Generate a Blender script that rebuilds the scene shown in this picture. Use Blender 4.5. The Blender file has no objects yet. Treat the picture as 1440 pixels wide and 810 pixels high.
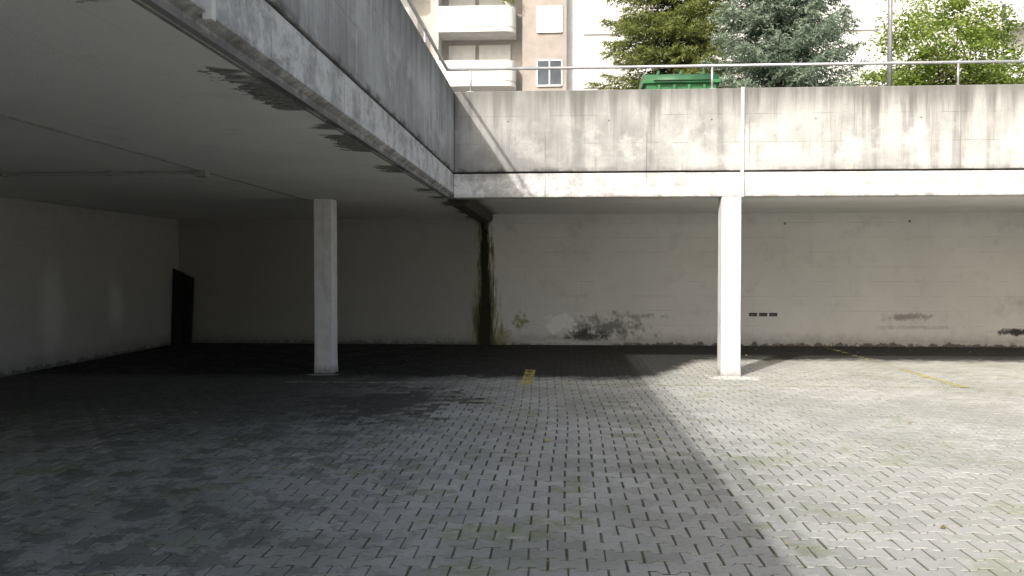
import bpy, bmesh, math, random
import numpy as np
from mathutils import Vector, Matrix
random.seed(4); rng=np.random.default_rng(7)
S=bpy.context.scene
S.view_settings.view_transform='Standard'; S.view_settings.look='None'; S.view_settings.exposure=0

# ---------------------------------------------------------------- materials
class M:
    def __init__(s,name):
        s.m=bpy.data.materials.new(name); s.m.use_nodes=True
        s.t=s.m.node_tree; s.N=s.t.nodes; s.L=s.t.links
        s.b=s.N['Principled BSDF']; s.out=s.N['Material Output']
        g=s.N.new('ShaderNodeNewGeometry'); s.pos=g.outputs['Position']
        sp=s.N.new('ShaderNodeSeparateXYZ'); s.L.new(s.pos,sp.inputs[0])
        s.x,s.y,s.z=sp.outputs
    def put(s,sock,v):
        if isinstance(v,bpy.types.NodeSocket): s.L.new(v,sock)
        else:
            if sock.type=='RGBA' and len(v)==3: v=(*v,1)
            sock.default_value=v
    def mt(s,op,a,b=0.0,c=None):
        n=s.N.new('ShaderNodeMath'); n.operation=op; s.put(n.inputs[0],a); s.put(n.inputs[1],b)
        if c is not None: s.put(n.inputs[2],c)
        return n.outputs[0]
    def mul(s,a,b): return s.mt('MULTIPLY',a,b)
    def add(s,a,b): return s.mt('ADD',a,b)
    def sub(s,a,b): return s.mt('SUBTRACT',a,b)
    def mx(s,a,b): return s.mt('MAXIMUM',a,b)
    def vs(s,v,sc):
        n=s.N.new('ShaderNodeVectorMath'); n.operation='MULTIPLY'; s.put(n.inputs[0],v); n.inputs[1].default_value=sc
        return n.outputs[0]
    def noise(s,scale,detail=4,rough=.55,sc=None,off=0,dist=0):
        detail=min(detail,4)
        v=s.pos
        if sc: v=s.vs(v,sc)
        if off:
            n=s.N.new('ShaderNodeVectorMath'); s.put(n.inputs[0],v); n.inputs[1].default_value=(off,off*1.7,off*.6); v=n.outputs[0]
        n=s.N.new('ShaderNodeTexNoise'); s.L.new(v,n.inputs['Vector'])
        n.inputs['Scale'].default_value=scale; n.inputs['Detail'].default_value=detail; n.inputs['Roughness'].default_value=rough
        n.inputs['Distortion'].default_value=dist
        return n.outputs['Fac']
    def ss(s,v,a,b):
        n=s.N.new('ShaderNodeMapRange'); n.interpolation_type='SMOOTHSTEP'
        if a<b: lo,hi,o0,o1=a,b,0,1
        else: lo,hi,o0,o1=b,a,1,0
        s.put(n.inputs[0],v); n.inputs[1].default_value=lo; n.inputs[2].default_value=hi; n.inputs[3].default_value=o0; n.inputs[4].default_value=o1
        return n.outputs[0]
    def mix(s,f,a,b,mode='MIX'):
        n=s.N.new('ShaderNodeMix'); n.data_type='RGBA'; n.blend_type=mode
        s.put(n.inputs[0],f); s.put(n.inputs[6],a); s.put(n.inputs[7],b); return n.outputs[2]
    def ell(s,u,v,cu,cv,ru,rv,nz,k=.8,e0=.55,e1=1.0):
        a=s.mt('DIVIDE',s.sub(u,cu),ru); b=s.mt('DIVIDE',s.sub(v,cv),rv)
        d=s.mt('SQRT',s.add(s.mul(a,a),s.mul(b,b)))
        d=s.add(d,s.mul(s.sub(nz,.5),k*2))
        return s.ss(d,e1,e0)
    def line(s,u,period,off,w):
        f=s.mt('FRACT',s.mt('DIVIDE',s.sub(u,off-period/2),period))
        d=s.mul(s.mt('ABSOLUTE',s.sub(f,.5)),period)
        return s.ss(d,w,w*.4)
    def attr(s,name):
        n=s.N.new('ShaderNodeAttribute'); n.attribute_name=name; return n.outputs['Fac']
    def bump(s,h,strength=.4,dist=.01):
        n=s.N.new('ShaderNodeBump'); n.inputs['Strength'].default_value=strength; n.inputs['Distance'].default_value=dist
        s.put(n.inputs['Height'],h); s.L.new(n.outputs[0],s.b.inputs['Normal']); return n
    def fin(s,col,rough=.9,metal=0,spec=.3):
        s.put(s.b.inputs['Base Color'],col); s.put(s.b.inputs['Roughness'],rough); s.b.inputs['Metallic'].default_value=metal
        s.b.inputs['Specular IOR Level'].default_value=spec
        return s.m

def simple(name,col,var=.15,scale=6,rough=.8,metal=0,spec=.3,bump=.15):
    m=M(name); n=m.noise(scale,3,.6)
    lo=tuple(c*(1-var) for c in col); hi=tuple(min(1,c*(1+var)) for c in col)
    c=m.mix(m.ss(n,.3,.7),lo,hi)
    if bump: m.bump(m.noise(scale*8,2),bump,.004)
    return m.fin(c,rough,metal,spec)

def concrete(name,front):
    m=M(name)
    u=m.x if front else m.y
    big=m.noise(.8,4,.62); med=m.noise(4.5,4,.65,off=3); fine=m.noise(38,4,.6)
    st=m.noise(1,4,.6,sc=(5.5,5.5,.35),off=5); st2=m.noise(1,4,.7,sc=(18,18,.8),off=9)
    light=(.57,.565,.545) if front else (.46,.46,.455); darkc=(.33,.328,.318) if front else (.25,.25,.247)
    c=m.mix(m.ss(big,.32,.68),darkc,light)
    c=m.mix(m.mul(m.ss(med,.5,.75),.35),c,(.26,.26,.25))
    c=m.mix(m.mul(m.ss(st,.50,.68),.50),c,(.19,.188,.18))
    c=m.mix(m.mul(m.ss(st2,.54,.72),.35),c,(.68,.67,.65))
    c=m.mix(m.mul(m.ss(st2,.46,.32),.32),c,(.15,.15,.145))
    zb=m.mul(m.ss(m.z,3.12,3.35),m.ss(m.z,4.1,3.6))
    c=m.mix(m.mul(m.mul(zb,m.ss(m.noise(1.4,4,.7,off=13),.47,.68)),.7 if front else .4),c,(.74,.735,.71))
    tz=m.add(m.z,m.mul(m.sub(st,.5),1.0)); tz=m.add(tz,m.mul(m.sub(big,.5),.7))
    c=m.mix(m.mul(m.ss(tz,3.86,4.40),.74),c,(.115,.115,.105))
    jz=m.ss(m.mt('ABSOLUTE',m.sub(m.z,3.115)),.07,.0)
    left=m.add(.35,m.mul(m.ss(m.x,1.0,-.8),.65)) if front else .8
    c=m.mix(m.mul(m.mul(jz,left),m.ss(m.noise(3,4,.7,off=21),.40,.62)),c,(.06,.06,.055))
    if front: c=m.mix(m.mul(m.ss(m.add(m.x,m.mul(big,1.2)),1.6,-.2),.35),c,(.20,.20,.19))
    band=m.ss(m.z,3.090,3.080)
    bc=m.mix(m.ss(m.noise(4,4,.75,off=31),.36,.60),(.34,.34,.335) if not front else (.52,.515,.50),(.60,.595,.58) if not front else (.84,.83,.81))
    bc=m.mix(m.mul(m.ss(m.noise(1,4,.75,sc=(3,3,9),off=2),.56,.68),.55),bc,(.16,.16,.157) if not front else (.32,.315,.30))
    bz=m.add(m.z,m.mul(m.sub(m.noise(7,4,.7,off=8),.5),.16))
    bc=m.mix(m.mul(m.ss(bz,2.80,2.72),.75 if not front else .2),bc,(.06,.06,.058))
    if front: bc=m.mix(m.mul(m.mul(m.ss(m.x,.8,-1.2),m.ss(m.z,2.9,3.1)),m.mul(m.ss(med,.35,.6),.6)),bc,(.14,.14,.13))
    c=m.mix(m.mul(band,.95),c,bc)
    ln=m.mul(m.line(m.z,.42,3.10,.006),m.ss(m.noise(2.2,3,off=40),.42,.6))
    lv=m.mul(m.line(u,1.53,-.2,.010),m.ss(m.noise(1.6,3,off=45),.38,.55))
    c=m.mix(m.mul(m.mx(ln,lv),.5),c,(.12,.12,.115))
    fu=m.sub(m.mt('FRACT',m.mt('DIVIDE',u,1.53)),.5); fu=m.mul(fu,1.53)
    dz=m.sub(m.z,3.86); dd=m.mt('SQRT',m.add(m.mul(fu,fu),m.mul(dz,dz)))
    c=m.mix(m.mul(m.ss(dd,.018,.012),.7),c,(.07,.07,.07))
    c=m.mix(m.mul(m.ss(fine,.45,.7),.25),c,(.24,.24,.23))
    h=m.add(m.mul(fine,.5),m.add(med,m.mul(m.mx(ln,lv),-.6)))
    m.bump(h,.45,.010)
    return m.fin(c,.92)
mat_cf=concrete('weathered_concrete_front',True)
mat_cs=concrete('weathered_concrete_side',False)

def ceiling():
    m=M('ceiling_paint')
    big=m.noise(.6,4,.6); fine=m.noise(50,3)
    c=m.mix(m.ss(big,.3,.7),(.80,.80,.77),(.88,.88,.86))
    plank=m.mul(m.line(m.x,.5,0,.006),m.ss(m.noise(1.3,3,off=4),.4,.6))
    c=m.mix(m.mul(plank,.25),c,(.4,.4,.38))
    c=m.mix(m.mul(m.ss(m.noise(2.2,4,.7,off=6),.56,.7),.25),c,(.55,.55,.50))
    ed=m.ss(m.add(m.x,m.mul(m.sub(m.noise(9,4,.75,off=2),.5),.55)),-1.95,-1.91)
    pn=m.ss(m.noise(1,3,.65,sc=(.4,1.3,1),off=12.5),.49,.53)
    side=m.mul(m.mul(ed,pn),m.ss(m.x,-1.2,-1.5))
    dk=m.mix(m.ss(m.noise(24,3),.4,.6),(.10,.10,.09),(.22,.22,.20))
    c=m.mix(m.mul(side,.92),c,dk)
    line=m.mul(m.ss(m.add(m.x,m.mul(m.sub(fine,.5),.06)),-1.75,-1.70),m.ss(m.x,-1.2,-1.5))
    c=m.mix(m.mul(line,.8),c,(.12,.12,.11))
    m.bump(m.add(fine,m.mul(big,2)),.3,.006)
    return m.fin(c,.85)
mat_ceil=ceiling()

def wallmat(name,back):
    m=M(name); u=m.x if back else m.y
    big=m.noise(.5,4,.6); med=m.noise(3,4,.65,off=4); nz=m.noise(4.5,4,.75,off=8); fine=m.noise(45,3)
    c=m.mix(m.ss(big,.3,.7),(.78,.78,.76),(.87,.87,.85))
    c=m.mix(m.mul(m.ss(med,.52,.75),.30),c,(.54,.54,.51))
    hl=m.mul(m.line(m.z,.31,.12,.008),m.ss(m.noise(1.8,3,off=15,sc=(1,1,3)),.42,.6))
    c=m.mix(m.mul(hl,.32),c,(.36,.35,.33))
    rowi=m.mt('FLOOR',m.mt('DIVIDE',m.sub(m.z,.12),.31))
    uo=m.add(u,m.mul(m.mt('MODULO',m.mt('ABSOLUTE',rowi),2.0),.4))
    vl=m.mul(m.line(uo,.8,.1,.007),m.ss(m.noise(2.3,3,off=19),.50,.62))
    c=m.mix(m.mul(vl,.25),c,(.36,.35,.33))
    zb=m.add(m.z,m.mul(m.sub(nz,.5),.35))
    c=m.mix(m.mul(m.ss(zb,.36,-.02),.60),c,(.24,.235,.21))
    c=m.mix(m.mul(m.ss(m.add(m.z,m.mul(m.sub(med,.5),.5)),2.4,2.8),.25),c,(.35,.35,.33))
    c=m.mix(m.mul(m.ss(zb,.07,.03),.8),c,(.07,.065,.06))
    if back:
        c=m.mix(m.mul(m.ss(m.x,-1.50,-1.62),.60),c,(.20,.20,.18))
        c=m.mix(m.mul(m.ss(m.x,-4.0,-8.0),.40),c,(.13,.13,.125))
        n2=m.noise(1,4,.75,sc=(7,1,1.3),off=3); n3=m.noise(1,4,.8,sc=(26,1,2.0),off=6)
        ax=m.mt('ABSOLUTE',m.add(m.sub(m.x,-1.57),m.mul(m.sub(n2,.5),.42)))
        wd=m.add(.17,m.mul(m.ss(m.z,2.0,.3),.19))
        r=m.mt('DIVIDE',ax,wd); r=m.add(r,m.mul(m.sub(n3,.5),1.9))
        c=m.mix(m.mul(m.ss(r,1.1,.6),.78),c,(.27,.27,.11))
        c=m.mix(m.mul(m.ss(r,.80,.42),.88),c,(.10,.10,.045))
        ax2=m.mt('ABSOLUTE',m.add(m.sub(m.x,-1.57),m.mul(m.sub(n2,.5),.12)))
        r2=m.add(m.mt('DIVIDE',ax2,m.add(.10,m.mul(m.ss(m.z,1.6,.1),.08))),m.mul(m.sub(n3,.5),1.2))
        c=m.mix(m.mul(m.ss(r2,1.0,.6),.93),c,(.024,.024,.017))
        def spot(cx,cz,rx,rz,col,a,k=.8,e0=.4):
            nonlocal c
            c=m.mix(m.mul(m.ell(m.x,m.z,cx,cz,rx,rz,nz,k,e0,1.0),a),c,col)
        spot(-.78,.50,.19,.22,(.29,.30,.10),.85,1.5)
        spot(-1.15,.18,.22,.22,(.33,.30,.13),.7,1.4)
        spot(.95,.36,1.05,.34,(.14,.14,.135),.80,1.7,.1)
        spot(.60,.16,.6,.22,(.06,.06,.055),.85,1.5,.2)
        spot(1.6,.62,.8,.10,(.24,.24,.22),.6,1.6,.1)
        spot(.02,.46,.34,.22,(.97,.97,.96),.95,1.5,.75)
        spot(.2,.04,1.4,.10,(.88,.87,.84),.5,1.3,.4)
        spot(7.2,.62,.6,.10,(.22,.21,.20),.7,1.5,.1)
        spot(7.5,.40,1.0,.06,(.40,.38,.36),.5,1.2,.1)
        spot(9.6,.32,.7,.09,(.03,.03,.03),.95,1.0,.4)
        spot(10.2,.9,1.4,.3,(.45,.44,.41),.5,1.0,.1)
        for hx,hz in ((7.3,2.62),(4.75,2.58)):
            c=m.mix(m.mul(m.ell(m.x,m.z,hx,hz,.035,.035,nz,.2,.7,1),.7),c,(.06,.06,.06))
    else:
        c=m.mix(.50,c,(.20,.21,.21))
        for cy,cz,ry,rz in ((12.65,1.0,.42,1.0),(14.55,.95,.36,.66)):  # sunlight reflected off windows, painted in as paler wall patches
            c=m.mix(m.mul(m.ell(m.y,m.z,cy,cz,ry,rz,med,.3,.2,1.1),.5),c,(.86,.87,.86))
    m.bump(m.add(m.mul(fine,.6),m.add(med,m.mul(m.mx(hl,vl),-.6))),.4,.008)
    return m.fin(c,.85)
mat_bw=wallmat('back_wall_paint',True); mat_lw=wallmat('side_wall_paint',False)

def pillarmat():
    m=M('pillar_paint'); nz=m.noise(5,4,.7)
    c=m.mix(m.ss(nz,.35,.65),(.74,.745,.74),(.84,.845,.84))
    c=m.mix(m.mul(m.ss(m.noise(1,4,.7,sc=(9,9,1.2)),.54,.7),.40),c,(.48,.48,.46))
    zb=m.add(m.z,m.mul(m.sub(m.noise(14,4,.7),.5),.22))
    c=m.mix(m.mul(m.ss(zb,.16,.0),.75),c,(.22,.21,.19))
    c=m.mix(m.ss(m.noise(22,4,.7,off=3),.69,.72),c,(.30,.29,.27))
    m.bump(m.add(m.noise(30,4),nz),.4,.008); return m.fin(c,.75)
mat_pil=pillarmat()

def paver():
    m=M('concrete_pavers'); tone=m.attr('tone')
    med=m.noise(1.1,4,.65); nz=m.noise(3.2,4,.75,off=5); fine=m.noise(150,2,.7); f2=m.noise(24,4,.7,off=2)
    c=m.mix(tone,(.31,.312,.288),(.47,.472,.442))
    c=m.mix(m.mul(m.ss(med,.35,.65),.35),c,(.40,.40,.375))
    c=m.mix(m.mul(m.ss(f2,.5,.72),.45),c,(.20,.20,.185))
    c=m.mix(m.mul(m.ss(fine,.52,.7),.45),c,(.18,.18,.165))
    c=m.mix(m.mul(m.ss(fine,.42,.3),.35),c,(.62,.615,.58))
    c=m.mix(m.mul(m.ss(m.noise(1.7,4,.8,off=17),.54,.65),.50),c,(.20,.235,.09))
    c=m.mix(m.mul(m.ss(m.noise(.7,3,.6,off=27),.46,.64),.38),c,(.15,.165,.125))
    c=m.mix(m.mul(m.ss(m.add(m.x,m.mul(med,1.0)),1.4,2.6),.26),c,(.62,.61,.57))  # sunlight painted into the colour: pavers turn lighter on the sunlit side
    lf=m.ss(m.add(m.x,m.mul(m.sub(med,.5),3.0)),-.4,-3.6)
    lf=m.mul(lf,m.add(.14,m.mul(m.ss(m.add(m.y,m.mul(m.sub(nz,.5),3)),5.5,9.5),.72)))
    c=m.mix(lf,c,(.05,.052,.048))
    wet=m.mul(m.ss(m.add(nz,m.mul(m.sub(tone,.5),.16)),.50,.57),m.ss(m.add(m.x,m.mul(med,3)),1.8,-1.0))
    c=m.mix(m.mul(wet,.58),c,(.07,.076,.064))
    st=m.ell(m.x,m.y,-2.1,9.5,1.0,1.15,m.add(m.mul(nz,.72),m.mul(tone,.28)),1.6,.8,.9)
    c=m.mix(m.mul(st,.8),c,(.042,.042,.040))
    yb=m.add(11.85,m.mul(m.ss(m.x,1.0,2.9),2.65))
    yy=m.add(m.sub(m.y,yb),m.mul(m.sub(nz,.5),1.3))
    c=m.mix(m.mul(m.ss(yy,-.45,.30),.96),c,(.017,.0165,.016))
    c=m.mix(m.mul(m.ell(m.x,m.y,2.62,12.0,.42,.30,nz,1.3,.6,1),.75),c,(.72,.71,.67))
    c=m.mix(m.mul(m.ell(m.x,m.y,-3.6,12.0,.30,.14,nz,.8,.6,1),.6),c,(.5,.5,.47))
    c=m.mix(m.mul(m.ss(m.z,-.0025,-.007),.6),c,(.09,.092,.07))
    m.bump(m.add(fine,m.mul(f2,1.5)),.5,.0035)
    r=m.sub(.9,m.mul(m.mx(st,wet),.25))
    return m.fin(c,r)
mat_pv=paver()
def joint():
    m=M('joint_soil'); n=m.noise(2.5,4,.7)
    c=m.mix(m.ss(n,.44,.58),(.085,.082,.07),(.075,.105,.035))
    c=m.mix(m.mul(m.ss(m.noise(6,4,.7,off=3),.48,.62),.6),c,(.20,.195,.17))
    c=m.mix(m.mul(m.ss(m.x,1.2,2.8),.55),c,(.24,.235,.17))  # joint soil also painted lighter where the yard is sunlit
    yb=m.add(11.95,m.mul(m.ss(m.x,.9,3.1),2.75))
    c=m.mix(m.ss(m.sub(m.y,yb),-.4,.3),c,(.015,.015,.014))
    m.bump(m.noise(90,3),.6,.006); return m.fin(c,.95)
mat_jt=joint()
def linemat(name,col,lo,hi):
    m=M(name); n=m.add(m.mul(m.noise(5,4,.75),.6),m.mul(m.noise(45,4,.7,off=3),.4))
    a=m.ss(n,lo,hi); m.fin(m.mix(m.noise(9),col,tuple(c*.75 for c in col)),.8)
    tr=m.N.new('ShaderNodeBsdfTransparent'); mx=m.N.new('ShaderNodeMixShader')
    m.L.new(a,mx.inputs[0]); m.L.new(tr.outputs[0],mx.inputs[1]); m.L.new(m.b.outputs[0],mx.inputs[2]); m.L.new(mx.outputs[0],m.out.inputs[0])
    return m.m
mat_yl=linemat('worn_yellow_paint',(.64,.56,.17),.44,.55)
mat_yf=linemat('faded_yellow_paint',(.64,.59,.28),.46,.60)
mat_ym=linemat('sunlit_yellow_paint',(.66,.60,.25),.43,.57)
mat_yp=linemat('pale_line_paint',(.60,.58,.40),.44,.60)
mat_steel=simple('galvanised_steel',(.55,.56,.57),.12,8,.45,.7,.5)
mat_white=simple('white_metal_strip',(.66,.66,.64),.15,10,.6)
mat_cond=simple('grey_conduit',(.30,.30,.28),.15,10,.7)
mat_dark=simple('dark_damp_timber',(.018,.017,.016),.3,9,.85)
mat_gut=simple('rusty_gutter',(.07,.062,.05),.5,7,.8)
mat_asph=simple('asphalt_street',(.10,.10,.098),.2,3,.9)
mat_earth=simple('ground_gravel',(.30,.29,.27),.2,2,.95)
mat_bounce=simple('pale_bounce_ground',(.52,.51,.48),.15,1.5,.95)  # pale colour chosen to throw light back up at the ceiling
mat_void=simple('black_vent',(.015,.015,.015),.2,9,.9)
mat_green=simple('green_plastic',(.05,.21,.08),.12,5,.45,0,.4,.05)
mat_greend=simple('green_plastic_lid',(.05,.15,.07),.12,5,.45,0,.4,.05)
mat_rub=simple('black_rubber',(.02,.02,.02),.2,9,.8)
mat_bwhite=simple('white_render',(.86,.85,.82),.05,1.2,.85)
mat_bbrown=simple('brown_render',(.42,.375,.34),.09,1.5,.85)
mat_balc=simple('balcony_concrete',(.84,.83,.80),.07,2,.8)
mat_blind=simple('roller_blind',(.78,.78,.76),.05,3,.6)
mat_frame=simple('window_frame_white',(.84,.84,.82),.04,5,.5)
mat_glass=simple('window_glass',(.07,.09,.11),.3,1.5,.08,0,.8,.0)
mat_recess=simple('recess_wall',(.48,.46,.43),.1,2,.85)
mat_bark=simple('bark',(.10,.075,.055),.3,12,.95)

def leafmat(name,a,b,trans=.35):
    m=M(name); t=m.attr('tone'); c=m.mix(t,a,b)
    m.fin(c,.6,0,.25)
    tr=m.N.new('ShaderNodeBsdfTranslucent'); m.put(tr.inputs['Color'],c)
    mx=m.N.new('ShaderNodeMixShader'); mx.inputs[0].default_value=trans
    m.L.new(m.b.outputs[0],mx.inputs[1]); m.L.new(tr.outputs[0],mx.inputs[2]); m.L.new(mx.outputs[0],m.out.inputs[0])
    return m.m

# ---------------------------------------------------------------- mesh helpers
def link(o): S.collection.objects.link(o); return o
def mesh_obj(name,verts,faces,mat=None,parent=None,smooth=False):
    me=bpy.data.meshes.new(name); me.from_pydata(verts,[],faces); me.update()
    o=link(bpy.data.objects.new(name,me))
    if mat: me.materials.append(mat)
    if parent: o.parent=parent
    if smooth: me.polygons.foreach_set('use_smooth',[True]*len(me.polygons))
    return o
def empty(name):
    o=link(bpy.data.objects.new(name,None)); return o
def boxes(name,lst,mat,parent=None,bevel=0,seg=2):
    bm=bmesh.new()
    for (x0,x1,y0,y1,z0,z1) in lst:
        r=bmesh.ops.create_cube(bm,size=1)
        for v in r['verts']:
            v.co=Vector((x0+(v.co.x+.5)*(x1-x0),y0+(v.co.y+.5)*(y1-y0),z0+(v.co.z+.5)*(z1-z0)))
    me=bpy.data.meshes.new(name); bm.to_mesh(me); bm.free()
    me.materials.append(mat); o=link(bpy.data.objects.new(name,me))
    if parent: o.parent=parent
    if bevel:
        b=o.modifiers.new('b','BEVEL'); b.width=bevel; b.segments=seg; b.limit_method='ANGLE'
    return o
def tube(bm,p,q,r0,r1=None,seg=12):
    p=Vector(p); q=Vector(q); r1=r0 if r1 is None else r1
    d=q-p; L=d.length
    mtx=Matrix.Translation((p+q)/2)@d.to_track_quat('Z','Y').to_matrix().to_4x4()
    bmesh.ops.create_cone(bm,cap_ends=True,segments=seg,radius1=r0,radius2=r1,depth=L,matrix=mtx)
def tubes(name,lst,mat,parent=None,seg=12):
    bm=bmesh.new()
    for t in lst: tube(bm,*t,seg=seg)
    me=bpy.data.meshes.new(name); bm.to_mesh(me); bm.free(); me.materials.append(mat)
    for p in me.polygons: p.use_smooth=len(p.vertices)==4
    o=link(bpy.data.objects.new(name,me))
    if parent: o.parent=parent
    return o

XE=-1.59; YF=12.15; YB=17.05; XL=-8.32; XR=15.0
ZJ=3.085; ZT=4.325; ZD=3.78
# ---------------------------------------------------------------- ground
mesh_obj('ground',[(-300,-300,-.05),(300,-300,-.05),(300,400,-.05),(-300,400,-.05)],[(0,1,2,3)],mat_earth)
bx0,bx1,by0,by1=XL-.1,XR+.1,-3.0,YB+.1
paving=empty('paved_yard')
mesh_obj('joint_bed',[(bx0,-1.5,-.0065),(bx1,-1.5,-.0065),(bx1,by1,-.0065),(bx0,by1,-.0065)],[(0,1,2,3)],mat_jt,paving)
mesh_obj('bounce_ground',[(XL,-14,-.004),(XR,-14,-.004),(XR,-1.501,-.004),(XL,-1.501,-.004)],[(0,1,2,3)],mat_bounce,paving)  # unseen pale ground added behind the camera to bounce light under the deck
L,H,A,G=.215,.150,.018,.008
tp=np.array([-.5,-.31,-.19,.19,.31,.5]); tv=np.array([1,1,-1,-1,1,1.])
def ring(ins):
    xs=tp*L; xs=xs.copy(); xs[0]+=ins; xs[-1]-=ins; xs[1]+=ins*.5; xs[4]-=ins*.5; xs[2]+=ins*.5; xs[3]-=ins*.5
    ys=H/2+tv*A-ins*1.15
    top=np.stack([xs,ys],1); bot=np.stack([xs[::-1],-ys[::-1]],1)
    return np.concatenate([bot[::-1],top[::-1]])
r_out=ring(G/2); r_in=ring(G/2+.005)
rows=int((by1-by0)/H)
cen=[]
for k in range(rows):
    y=by0+H*(k+.5); off=L/2*(k%2)
    n=int((bx1-bx0)/L)
    xs=bx0+L*(np.arange(n)+.5)+off
    cen.append(np.stack([xs,np.full(n,y)],1))
cen=np.concatenate(cen); cen=cen[cen[:,1]>-1.4]; nb=len(cen)
base=np.concatenate([np.c_[r_out,np.full(12,-.010)],np.c_[r_in,np.zeros(12)]])
P=np.repeat(base[None],nb,0)
ang=rng.normal(0,.014,nb); ca,sa=np.cos(ang)[:,None],np.sin(ang)[:,None]
x,y=P[:,:,0].copy(),P[:,:,1].copy()
P[:,:,0]=x*ca-y*sa; P[:,:,1]=x*sa+y*ca
tx=rng.normal(0,.007,nb)[:,None]; ty=rng.normal(0,.007,nb)[:,None]; tz=rng.normal(0,.0008,nb)[:,None]
P[:,:,2]+=tx*P[:,:,0]+ty*P[:,:,1]+tz
wx=.03*np.sin(cen[:,1]*.9+cen[:,0]*.4); wy=.03*np.sin(cen[:,0]*.7+1.3)+.015*np.sin(cen[:,0]*1.9+cen[:,1]*.5)
P[:,:,0]+=(cen[:,0]+wx+rng.normal(0,.0018,nb))[:,None]; P[:,:,1]+=(cen[:,1]+wy+rng.normal(0,.0018,nb))[:,None]
faces=[]
side=[(i,(i+1)%12,12+(i+1)%12,12+i) for i in range(12)]
for b in range(nb):
    o=b*24
    faces.extend([(a+o,c+o,d+o,e+o) for a,c,d,e in side]); faces.append(tuple(range(o+12,o+24)))
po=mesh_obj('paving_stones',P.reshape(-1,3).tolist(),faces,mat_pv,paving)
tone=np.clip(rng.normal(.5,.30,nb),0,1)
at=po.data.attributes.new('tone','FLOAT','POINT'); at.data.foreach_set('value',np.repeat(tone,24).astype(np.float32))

def marking(name,x0,x1,y0,y1,mat): return mesh_obj(name,[(x0,y0,.006),(x1,y0,.006),(x1,y1,.006),(x0,y1,.006)],[(0,1,2,3)],mat)
marking('parking_line',-.52,-.36,11.05,12.75,mat_yl)
marking('parking_line',5.46,5.60,11.0,13.1,mat_ym)
marking('parking_line',5.49,5.59,13.1,16.9,mat_yf)
marking('parking_line',-3.9,-.56,11.10,11.20,mat_yp)
marking('parking_line',-.30,14.5,11.10,11.20,mat_yp)

# ---------------------------------------------------------------- structure
def extrude_profile(name,prof,y0,y1,mat,parent=None):
    n=len(prof); v=[(p[0],y0,p[1]) for p in prof]+[(p[0],y1,p[1]) for p in prof]
    f=[(i,(i+1)%n,n+(i+1)%n,n+i) for i in range(n)]+[tuple(range(n-1,-1,-1)),tuple(range(n,2*n))]
    o=mesh_obj(name,v,f,mat,parent)
    bm=bmesh.new(); bm.from_mesh(o.data); bmesh.ops.recalc_face_normals(bm,faces=bm.faces); bm.to_mesh(o.data); bm.free()
    return o
deck=empty('concrete_parking_deck')
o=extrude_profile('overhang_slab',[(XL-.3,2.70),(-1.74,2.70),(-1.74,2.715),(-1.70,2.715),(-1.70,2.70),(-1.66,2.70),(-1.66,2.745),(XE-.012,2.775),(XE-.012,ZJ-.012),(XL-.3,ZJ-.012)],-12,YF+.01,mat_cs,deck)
o.data.materials.append(mat_ceil)
for p in o.data.polygons:
    if p.normal.z<-.9: p.material_index=1
boxes('rear_slab_left',[(XL-.3,XE-.012,YF+.012,YB+.3,2.715,ZJ-.012)],mat_ceil,deck)
boxes('rear_slab',[(XE-.01,XR+.3,YF+.30,YB+.3,2.80,ZJ-.012)],mat_ceil,deck)
boxes('edge_beam',[(XE-.01,XR+.3,YF+.012,YF+.298,2.71,ZJ-.012)],mat_cf,deck,.012)
boxes('joint_recess',[(XE-.2,XE-.03,-12,YF+.02,ZJ-.013,ZJ+.014)],mat_void,deck)
boxes('joint_recess_front',[(XE-.03,XR+.3,YF+.03,YF+.2,ZJ-.013,ZJ+.014)],mat_void,deck)
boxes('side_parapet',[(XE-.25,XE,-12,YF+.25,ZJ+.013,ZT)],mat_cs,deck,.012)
boxes('front_parapet',[(XE+.002,2.735,YF,YF+.25,ZJ+.013,ZT),(2.765,XR+.3,YF+.004,YF+.25,ZJ+.013,ZT+.005)],mat_cf,deck,.012)
boxes('expansion_joint_strip',[(2.725,2.775,YF-.02,YF+.02,2.70,ZT+.01),(XE-.03,XE+.02,3.56,3.60,2.74,3.6)],mat_white,deck,.004)
boxes('deck_fill',[(XL-.3,XE-.252,-12,YB+.3,ZJ-.011,ZD),(XE-.25,XR+.3,YF+.252,YB+.3,ZJ-.011,ZD)],mat_asph,deck)
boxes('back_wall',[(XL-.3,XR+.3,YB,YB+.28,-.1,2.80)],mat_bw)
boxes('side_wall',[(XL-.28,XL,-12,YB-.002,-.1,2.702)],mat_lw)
boxes('retaining_wall',[(XR,XR+.3,-8,YF-.01,-.1,ZT),(XR,XR+.3,YF+.3,YB-.01,-.1,2.8)],mat_cs)
mesh_obj('street',[(-300,YB+.2,ZD+.01),(300,YB+.2,ZD+.01),(300,400,ZD+.01),(-300,400,ZD+.01)],[(0,1,2,3)],mat_asph)
boxes('hillside_embankment',[(XR+.31,300,-8,YB+.19,-.1,ZD-.02),(-300,XL-.31,-12,YB+.19,-.1,ZD-.02)],mat_earth)

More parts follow.
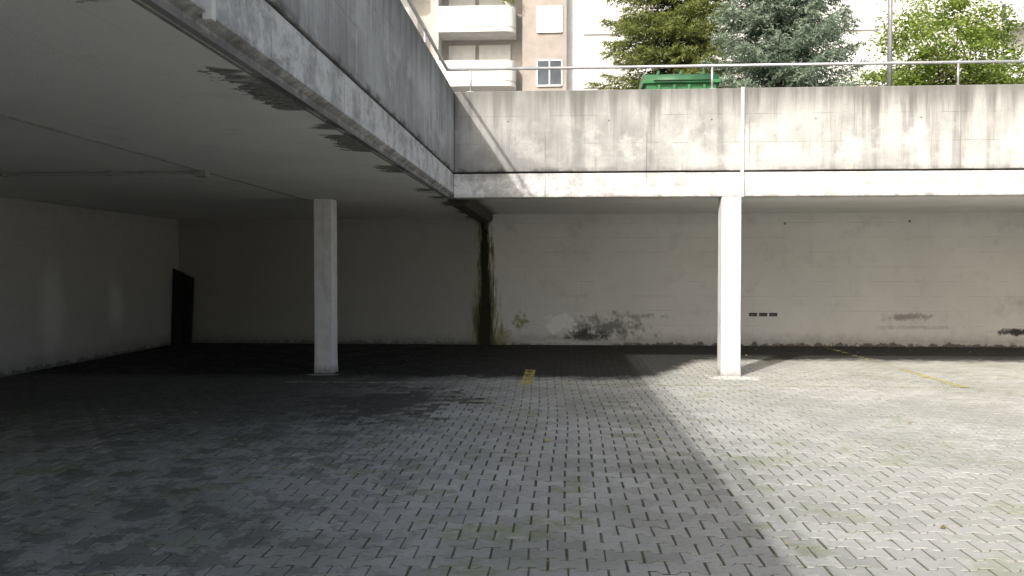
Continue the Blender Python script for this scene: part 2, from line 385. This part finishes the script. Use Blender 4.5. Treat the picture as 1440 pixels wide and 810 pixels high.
def pillar(x,w=.29):
    o=boxes('concrete_pillar',[(x-w/2,x+w/2,YF+.004,YF+.004+w,-.02,2.705)],mat_pil,None,.014,3)
    bm=bmesh.new(); bm.from_mesh(o.data)
    bmesh.ops.subdivide_edges(bm,edges=[e for e in bm.edges if abs(e.verts[0].co.z-e.verts[1].co.z)>1],cuts=14)
    for v in bm.verts:
        c=Vector((x,YF+.15,v.co.z)); s=1+ (.07 if v.co.z<.05 else 0)+random.uniform(-.012,.012)
        v.co.x=c.x+(v.co.x-c.x)*s; v.co.y=c.y+(v.co.y-c.y)*s
    bm.to_mesh(o.data); bm.free(); return o
pillar(-3.64); pillar(2.60); pillar(8.8+6)if False else pillar(-3.64+0) if False else None
g=empty('drain_gutter')
extrude_profile('channel',[(-1.74,2.79),(-1.74,2.68),(-1.68,2.62),(-1.46,2.62),(-1.40,2.68),(-1.40,2.79)],YF+.32,YB-.003,mat_gut,g)
tubes('downpipe_stub',[((-1.56,YB-.07,2.62),(-1.56,YB-.07,2.48),.045)],mat_gut,g)
tubes('ceiling_conduit',[((-3.92,-6,2.693),(-3.92,YF+.05,2.693),.009)],mat_cond,None)
c=empty('ceiling_pipe')
tubes('pipe',[((XL,8.6,2.67),(-3.92,8.6,2.67),.017)],mat_cond,c)
boxes('junction_box',[(-3.98,-3.86,8.54,8.66,2.63,2.699)],mat_cond,c,.006)
boxes('clips',[(-5-i*1.2,-4.97-i*1.2,8.57,8.63,2.645,2.699) for i in range(3)],mat_cond,c)
v=empty('wall_vent')
for i in range(3):
    x0=4.02+i*.21
    boxes('grille_%d'%i,[(x0,x0+.165,YB-.012,YB-.003,.63,.70)],mat_void,v)
    boxes('slats_%d'%i,[(x0+.01,x0+.155,YB-.016,YB-.012,.65+j*.02,.656+j*.02) for j in range(2)],mat_recess,v)
lb=empty('leaning_board')
def board(name,x0,x1,h,y0,y1,topdx):
    v=[(x0,y0,0),(x1,y0,0),(x1,y0+.03,0),(x0,y0+.03,0),(x0-.0,y1,h),(x1+topdx,y1,h-.10),(x1+topdx,y1+.03,h-.10),(x0,y1+.03,h)]
    mesh_obj(name,v,[(0,1,5,4),(1,2,6,5),(2,3,7,6),(3,0,4,7),(4,5,6,7),(3,2,1,0)],mat_dark,lb)
board('plank_1',-8.30,-8.06,1.64,16.62,16.74,0); board('plank_2',-8.24,-7.95,1.53,16.80,16.98,0.0)

# railings
ZR=4.69
r=empty('metal_railing')
tubes('handrail',[((XE-.1,YF+.12,ZR),(XR,YF+.12,ZR),.024)],mat_steel,r)
px_=[-1.35,2.32,5.93,9.55,13.1]
tubes('posts',[((x,YF+.12,ZT-.01),(x,YF+.12,ZR-.01),.017) for x in px_],mat_steel,r)
boxes('base_plates',[(x-.05,x+.05,YF+.07,YF+.17,ZT+.006,ZT+.018) for x in px_],mat_steel,r)
r=empty('metal_railing')
tubes('handrail',[((XE-.12,-12,ZR),(XE-.12,YF+.12,ZR),.024)],mat_steel,r)
py_=[-9+2.4*i for i in range(9)]
tubes('posts',[((XE-.12,y,ZT-.01),(XE-.12,y,ZR-.01),.017) for y in py_],mat_steel,r)
boxes('base_plates',[(XE-.17,XE-.07,y-.05,y+.05,ZT+.002,ZT+.014) for y in py_],mat_steel,r)
lp=empty('lamp_post')
tubes('mast',[((5.17,12.85,ZD-.02),(5.17,12.85,8.6),.038,.030),((5.17,12.85,8.6),(5.17,13.9,8.95),.028,.024)],mat_steel,lp)
boxes('luminaire',[(5.05,5.29,13.8,14.4,8.9,9.02)],mat_recess,lp,.03)

# dumpster
d=empty('waste_container')
cx,cy,zb=2.19,14.9,ZD+.01
def frustum(name,w0,d0,w1,d1,z0,z1,mat,bev=.03):
    v=[(cx-w0/2,cy-d0/2,z0),(cx+w0/2,cy-d0/2,z0),(cx+w0/2,cy+d0/2,z0),(cx-w0/2,cy+d0/2,z0),(cx-w1/2,cy-d1/2,z1),(cx+w1/2,cy-d1/2,z1),(cx+w1/2,cy+d1/2,z1),(cx-w1/2,cy+d1/2,z1)]
    o=mesh_obj(name,v,[(0,1,5,4),(1,2,6,5),(2,3,7,6),(3,0,4,7),(4,5,6,7),(3,2,1,0)],mat,d)
    b=o.modifiers.new('b','BEVEL'); b.width=bev; b.segments=3; return o
frustum('body',1.1,.8,1.26,1.0,zb+.2,zb+1.15,mat_green)
frustum('rim',1.37,1.08,1.37,1.08,zb+1.13,zb+1.20,mat_green,.015)
n=14; prof=[]
for i in range(n+1):
    a=math.pi*i/n; prof.append((cy-.52*math.cos(a),zb+1.20+.17*math.sin(a)**.8))
vs=[(cx-.66,a,b) for a,b in prof]+[(cx+.66,a,b) for a,b in prof]; m_=n+1
lid=mesh_obj('lid',vs,[(i,m_+i,m_+i+1,i+1) for i in range(n)]+[tuple(range(m_)),tuple(range(2*m_-1,m_-1,-1))],mat_greend,d)
for p in lid.data.polygons: p.use_smooth=len(p.vertices)==4
boxes('lid_ribs',[(cx+o_-.02,cx+o_+.02,cy-.45,cy+.45,zb+1.3,zb+1.38) for o_ in (-.4,0,.4)],mat_greend,d,.01)
boxes('front_ribs',[(cx+o_-.025,cx+o_+.025,cy-.53,cy-.40,zb+.35,zb+1.12) for o_ in (-.4,-.13,.13,.4)],mat_green,d,.01)
tubes('trunnions',[((cx-.74,cy,zb+1.08),(cx-.6,cy,zb+1.08),.03),((cx+.6,cy,zb+1.08),(cx+.74,cy,zb+1.08),.03)],mat_steel,d)
tubes('handle',[((cx-.5,cy-.58,zb+1.17),(cx+.5,cy-.58,zb+1.17),.014)],mat_rub,d)
tubes('wheels',[((cx+a*.45-.025,cy+b*.32,zb+.10),(cx+a*.45+.025,cy+b*.32,zb+.10),.10) for a in(-1,1) for b in(-1,1)],mat_rub,d,20)
boxes('wheel_forks',[(cx+a*.45-.035,cx+a*.45+.035,cy+b*.32-.03,cy+b*.32+.03,zb+.14,zb+.22) for a in(-1,1) for b in(-1,1)],mat_steel,d)

# ---------------------------------------------------------------- apartment building
B=empty('apartment_building'); YW=45
boxes('white_walls',[(.45,42,YW,YW+12,3.7,26.5)],mat_bwhite,B)
boxes('brown_stair_wall',[(-2.0,.448,YW-.6,YW+12,3.7,26.5)],mat_bbrown,B)
boxes('left_walls',[(-26,-2.002,YW+.2,YW+12,3.7,26.5)],mat_recess,B)
boxes('roof',[(-26.3,42.3,YW-.9,YW+12.3,26.5,26.9)],mat_balc,B)
zt=[7.15+2.95*i for i in range(7)]
def balcony_col(x0,x1,tag):
    yf=YW-1.5
    for k,z in enumerate(zt):
        rr=.6; pts=[(x0,YW+.2),(x0,yf)]
        for i in range(7):
            a=-math.pi/2+math.pi/2*i/6; pts.append((x1-rr+rr*math.cos(a),yf+rr+rr*math.sin(a)))
        pts.append((x1,YW+.2))
        n=len(pts)
        v=[(p[0],p[1],z-1.4) for p in pts]+[(p[0],p[1],z-1.15) for p in pts]
        f=[(i,(i+1)%n,n+(i+1)%n,n+i) for i in range(n)]+[tuple(range(n-1,-1,-1)),tuple(range(n,2*n))]
        mesh_obj('balcony_slab_%s%d'%(tag,k),v,f,mat_balc,B)
        q=pts; ins=[]
        for (a,b) in q:
            ins.append((a-.12*(1 if a>x0+.01 and a>(x0+x1)/2 else -1), b+(.12 if b<YW else 0)))
        v=[(p[0],p[1],z-1.12) for p in q]+[(p[0],p[1],z) for p in q]+[(p[0],p[1],z) for p in ins]+[(p[0],p[1],z-1.12) for p in ins]
        f=[]
        for i in range(n-1):
            f+= [(i,i+1,n+i+1,n+i),(n+i,n+i+1,2*n+i+1,2*n+i),(2*n+i,2*n+i+1,3*n+i+1,3*n+i)]
        mesh_obj('balcony_parapet_%s%d'%(tag,k),v,f,mat_balc,B)
        w=x1-x0
        boxes('balcony_windows_%s%d'%(tag,k),[(x0+.4,x0+w*.45,YW+.14,YW+.199,z-1.1,z+1.2),(x0+w*.5,x1-.35,YW+.14,YW+.199,z-1.1,z+1.2)],mat_glass,B)
        boxes('balcony_blinds_%s%d'%(tag,k),[(x0+.4,x0+w*.45,YW+.09,YW+.138,z+(.5 if k%2 else .1),z+1.25),(x0+w*.5,x1-.35,YW+.09,YW+.138,z+.25,z+1.25)],mat_blind,B)
        boxes('balcony_cheek_%s%d'%(tag,k),[(x0-.12,x0-.003,yf+.3,YW+.19,z-1.4,z+1.55)],mat_balc,B)
balcony_col(-6.6,-2.35,'a'); balcony_col(-12.5,-8.0,'b'); balcony_col(-19,-14.5,'c')
def window(x0,x1,z0,z1,y,blind,tag):
    boxes('window_frame_'+tag,[(x0-.07,x0,y-.06,y-.002,z0-.07,z1+.07),(x1,x1+.07,y-.06,y-.002,z0-.07,z1+.07),(x0,x1,y-.06,y-.002,z1,z1+.07),(x0-.0,x1,y-.10,y-.002,z0-.09,z0),((x0+x1)/2-.035,(x0+x1)/2+.035,y-.058,y-.002,z0,z1)],mat_frame,B)
    boxes('window_pane_'+tag,[(x0,(x0+x1)/2-.036,y-.03,y-.003,z0,z1),((x0+x1)/2+.036,x1,y-.03,y-.003,z0,z1)],mat_glass,B)
    if blind>0:
        zc=z1-(z1-z0)*blind; nsl=max(1,int((z1-zc)/.09))
        boxes('window_blind_'+tag,[(x0,x1,y-.075,y-.061,zc+i*(z1-zc)/nsl,zc+(i+.9)*(z1-zc)/nsl) for i in range(nsl)],mat_blind,B)
for k,z in enumerate(zt):
    window(-1.15,.15,z-1.2,z+.12,YW-.6,[.0,.5,0,1,.4,1,0][k],'s%d'%k)
    for j in range(11):
        x0=1.4+j*3.55
        if 22<x0<28: continue
        bl=1 if k in(2,3) and j<6 else random.choice([1,1,.8,.4,1])
        window(x0,x0+1.9,z-1.15,z+.2,YW,bl,'w%d_%d'%(k,j))
for k,z in enumerate(zt):
    boxes('loggia_%d'%k,[(23.6,28.4,YW-1.3,YW-1.15,z-1.2,z-.1),(23.6,28.4,YW-1.3,YW-.002,z-1.4,z-1.202)],mat_balc,B)
    boxes('loggia_glass_%d'%k,[(24,28,YW-.05,YW-.002,z-1.15,z+1.1)],mat_glass,B)
    boxes('loggia_blind_%d'%k,[(24,26,YW-.09,YW-.052,z,z+1.1)],mat_blind,B)

# ---------------------------------------------------------------- trees
def faces_from_quads(name,Q,tone,mat,parent):
    n=len(Q); me=bpy.data.meshes.new(name)
    me.vertices.add(4*n); me.vertices.foreach_set('co',Q.reshape(-1).astype(np.float32))
    me.loops.add(4*n); me.loops.foreach_set('vertex_index',np.arange(4*n,dtype=np.int32))
    me.polygons.add(n); me.polygons.foreach_set('loop_start',np.arange(0,4*n,4,dtype=np.int32)); me.polygons.foreach_set('loop_total',np.full(n,4,dtype=np.int32))
    me.update(); me.validate()
    a=me.attributes.new('tone','FLOAT','POINT'); a.data.foreach_set('value',np.repeat(tone,4).astype(np.float32))
    me.materials.append(mat); o=link(bpy.data.objects.new(name,me)); o.parent=parent; return o
def unit(v): return v/np.maximum(np.linalg.norm(v,axis=-1,keepdims=True),1e-6)
def spruce(name,loc,Ht,R,seed,mat,dens=1.0,droop=.25,flat=.9,K=12):
    g=np.random.default_rng(seed); E=empty(name); loc=np.array(loc)
    tb=[((loc[0],loc[1],loc[2]-.1),(loc[0],loc[1],loc[2]+Ht*.5),.17,.09),((loc[0],loc[1],loc[2]+Ht*.5),(loc[0],loc[1],loc[2]+Ht),.09,.01)]
    bases=[];dirs=[];Ls=[];tones=[]
    z=.5;k=0
    while z<Ht-.15:
        fr=1-z/Ht; nbr=7 if fr>.2 else 4
        for j in range(nbr):
            az=k*2.4+j*2*math.pi/nbr+g.normal(0,.2); BL=R*fr**flat*g.uniform(.58,1.18)+.1
            rad=np.array([math.cos(az),math.sin(az),0]); up0=g.uniform(-.05,.25)*(1.4-fr)
            zz=z+g.normal(0,.07)
            ns=max(4,int(BL/.07*dens)); s=np.linspace(.08,1,ns)
            crv=(up0*s-droop*s**1.6+.18*s**4)*BL
            pts=loc+rad*(s*BL)[:,None]+np.array([0,0,1])*(zz+crv)[:,None]
            tb.append((tuple(loc+np.array([0,0,zz])),tuple(pts[-2]),.022*fr+.008,.004))
            perp=np.array([-rad[1],rad[0],0])
            for sd in(-1,1):
                tl=(.46*np.sin(np.clip(s*1.02,0,1)*math.pi*.82+.25)*min(1,BL/1.3)+.08)*g.uniform(.7,1.2,ns)
                dr=unit(rad*.75+perp*sd+np.array([0,0,1])*(g.normal(-.25,.30,ns)[:,None]))
                bases.append(pts);dirs.append(dr);Ls.append(tl);tones.append(np.clip(.10+.80*s+g.normal(0,.20,ns),0,1))
            bases.append(pts[-1:]);dirs.append(rad[None]);Ls.append(np.array([.2]));tones.append(np.array([.9]))
        z+=g.uniform(.17,.25)*(.7+.5*fr);k+=1
    bs=np.concatenate(bases);dr=np.concatenate(dirs);Ls=np.concatenate(Ls);tn=np.concatenate(tones)
    Q=[];TT=[]
    for i in range(K):
        s=(i+g.uniform(0,1,len(bs)))/K
        p=bs+dr*(Ls*s)[:,None]; p[:,2]-=.10*Ls*s**2*2
        side=unit(g.normal(0,1,(len(bs),3))); nd=unit(dr*.8+side*.85)
        nl=g.uniform(.06,.11,len(bs)); wv=unit(np.cross(nd,g.normal(0,1,(len(bs),3))))*g.uniform(.010,.018,len(bs))[:,None]
        tip=p+nd*nl[:,None]
        Q.append(np.stack([p-wv,p+wv,tip+wv*.5,tip-wv*.5],1)); TT.append(np.clip(tn+g.normal(0,.12,len(bs)),0,1))
    Q=np.concatenate(Q);TT=np.concatenate(TT)
    tubes('trunk_and_limbs',tb,mat_bark,E,5); faces_from_quads('needles',Q,TT,mat,E); return E
lm_dark=leafmat('spruce_needles',(.055,.085,.028),(.27,.31,.09),.35)
lm_blue=leafmat('blue_spruce_needles',(.07,.11,.07),(.34,.42,.32),.3)
lm_dec=leafmat('bright_leaves',(.14,.23,.04),(.42,.52,.12),.45)
spruce('spruce_tree',(3.35,23.5,3.7),14,2.6,1,lm_dark,1.1,.30)
spruce('blue_spruce_tree',(5.45,20.3,3.7),9.1,2.45,2,lm_blue,1.1,.12)

def decid(name,loc,top,cz,R,seed,mat):
    g=np.random.default_rng(seed); E=empty(name); loc=np.array(loc,float)
    tb=[];c=np.array([loc[0],loc[1],cz]); fork=loc+np.array([0,0,1.6])
    tb.append((tuple(loc-np.array([0,0,.1])),tuple(fork),.15,.11))
    ends=[]
    for i in range(9):
        az=i*2.4; el=g.uniform(.5,1.35); l=g.uniform(1.6,2.3)
        m1=fork+np.array([math.cos(az)*math.cos(el),math.sin(az)*math.cos(el),math.sin(el)])*l
        tb.append((tuple(fork),tuple(m1),.06,.035))
        for j in range(7):
            while True:
                dv=g.uniform(-1,1,3)
                if .35<np.linalg.norm(dv)<1: break
            e=c+dv*np.array([R,R,top-cz]); 
            if np.linalg.norm(e-m1)>3.2: e=m1+(e-m1)*.6
            tb.append((tuple(m1),tuple(e),.028,.007)); ends.append(e)
            for q in range(2):
                e2=e+g.normal(0,.42,3); tb.append((tuple(e),tuple(e2),.008,.003)); ends.append(e2)
    ends=np.array(ends); n=170
    P=np.repeat(ends,n,0); sp=g.uniform(.13,.34,len(ends)).repeat(n)
    P=P+g.normal(0,1,P.shape)*sp[:,None]*np.array([1.2,1.2,.5])
    N=len(P); a=unit(g.normal(0,1,(N,3))*np.array([1,1,.5])); b=unit(np.cross(a,g.normal(0,1,(N,3))+np.array([0,0,1.5])))
    l=g.uniform(.035,.07,N)[:,None]; w=l*.55
    Q=np.stack([P-a*l,P-b*w,P+a*l,P+b*w],1)
    ct=g.uniform(.2,.8,len(ends)).repeat(n)
    tn=np.clip(ct+g.normal(0,.2,N)+(P[:,2]-cz)*.12,0,1)
    tubes('trunk_and_limbs',tb,mat_bark,E,6); faces_from_quads('leaves',Q,tn,mat,E)
decid('maple_tree',(11.35,24.5,3.7),9.6,7.5,2.3,5,lm_dec)

pp=empty('potted_plant'); gp=np.random.default_rng(3)
tubes('pot',[((-2.75,43.9,15.98),(-2.75,43.9,16.3),.18,.24)],mat_bbrown,pp)
n=500; P=np.array([-2.75,43.9,16.6])+gp.normal(0,.2,(n,3)); a=unit(gp.normal(0,1,(n,3))); b=unit(np.cross(a,gp.normal(0,1,(n,3))))
faces_from_quads('foliage',np.stack([P-a*.09,P-b*.04,P+a*.09,P+b*.04],1),gp.uniform(0,1,n),lm_dec,pp)

g=np.random.default_rng(11); n=360
P=np.c_[g.uniform(-8,12,n),g.uniform(2.5,16.9,n),np.full(n,.012)]
sel=g.uniform(0,1,n)<.35; P[sel,1]=YB-np.abs(g.normal(0,.4,sel.sum()))-.03
P=np.r_[P,[[-.1,7.4,.014],[-1.05,5.6,.014],[-1.0,9.0,.014]]]; n=len(P)
th=g.uniform(0,6.28,n); a=np.c_[np.cos(th),np.sin(th),g.uniform(-.1,.5,n)]; b=np.c_[-np.sin(th),np.cos(th),g.uniform(-.2,.4,n)]
l=g.uniform(.012,.034,n)[:,None]; l[-3:]=.05; w=l*g.uniform(.4,.7,n)[:,None]
Q=np.stack([P-a*l*.6,P-b*w,P+a*l,P+b*w],1); Q[:,:,2]=np.maximum(Q[:,:,2],.008)
le=empty('fallen_leaves'); faces_from_quads('leaf_litter',Q,g.uniform(0,1,n),leafmat('dry_leaves',(.18,.13,.05),(.52,.44,.22),.1),le)

# ---------------------------------------------------------------- light
tv_=Vector((.665,1.12,-1)).normalized(); el=math.asin(-tv_.z); az=math.atan2(-tv_.x,-tv_.y)
sl=bpy.data.lights.new('sun','SUN'); sl.energy=3.8; sl.angle=math.radians(1.2); sl.color=(1,.975,.93)
so=link(bpy.data.objects.new('sun',sl)); so.rotation_euler=tv_.to_track_quat('-Z','Y').to_euler()
w=bpy.data.worlds.new('World'); S.world=w; w.use_nodes=True
bg=w.node_tree.nodes['Background']; sk=w.node_tree.nodes.new('ShaderNodeTexSky'); sk.sky_type='NISHITA'; sk.sun_disc=False
sk.sun_elevation=el; sk.sun_rotation=az%(2*math.pi); sk.air_density=1.0; sk.dust_density=5
mm=w.node_tree.nodes.new('ShaderNodeMix'); mm.data_type='RGBA'; mm.blend_type='MULTIPLY'; mm.inputs[0].default_value=1
mm.inputs[7].default_value=(1.36,1.34,1.28,1)
w.node_tree.links.new(sk.outputs[0],mm.inputs[6]); w.node_tree.links.new(mm.outputs[2],bg.inputs[0]); bg.inputs[1].default_value=.15
cam=bpy.data.cameras.new('camera'); cam.lens=28; cam.sensor_width=36; cam.clip_end=1000
co=link(bpy.data.objects.new('camera',cam)); co.location=(0,0,1.6); co.rotation_euler=(math.radians(90-1.28),0,math.radians(3.32))
S.camera=co
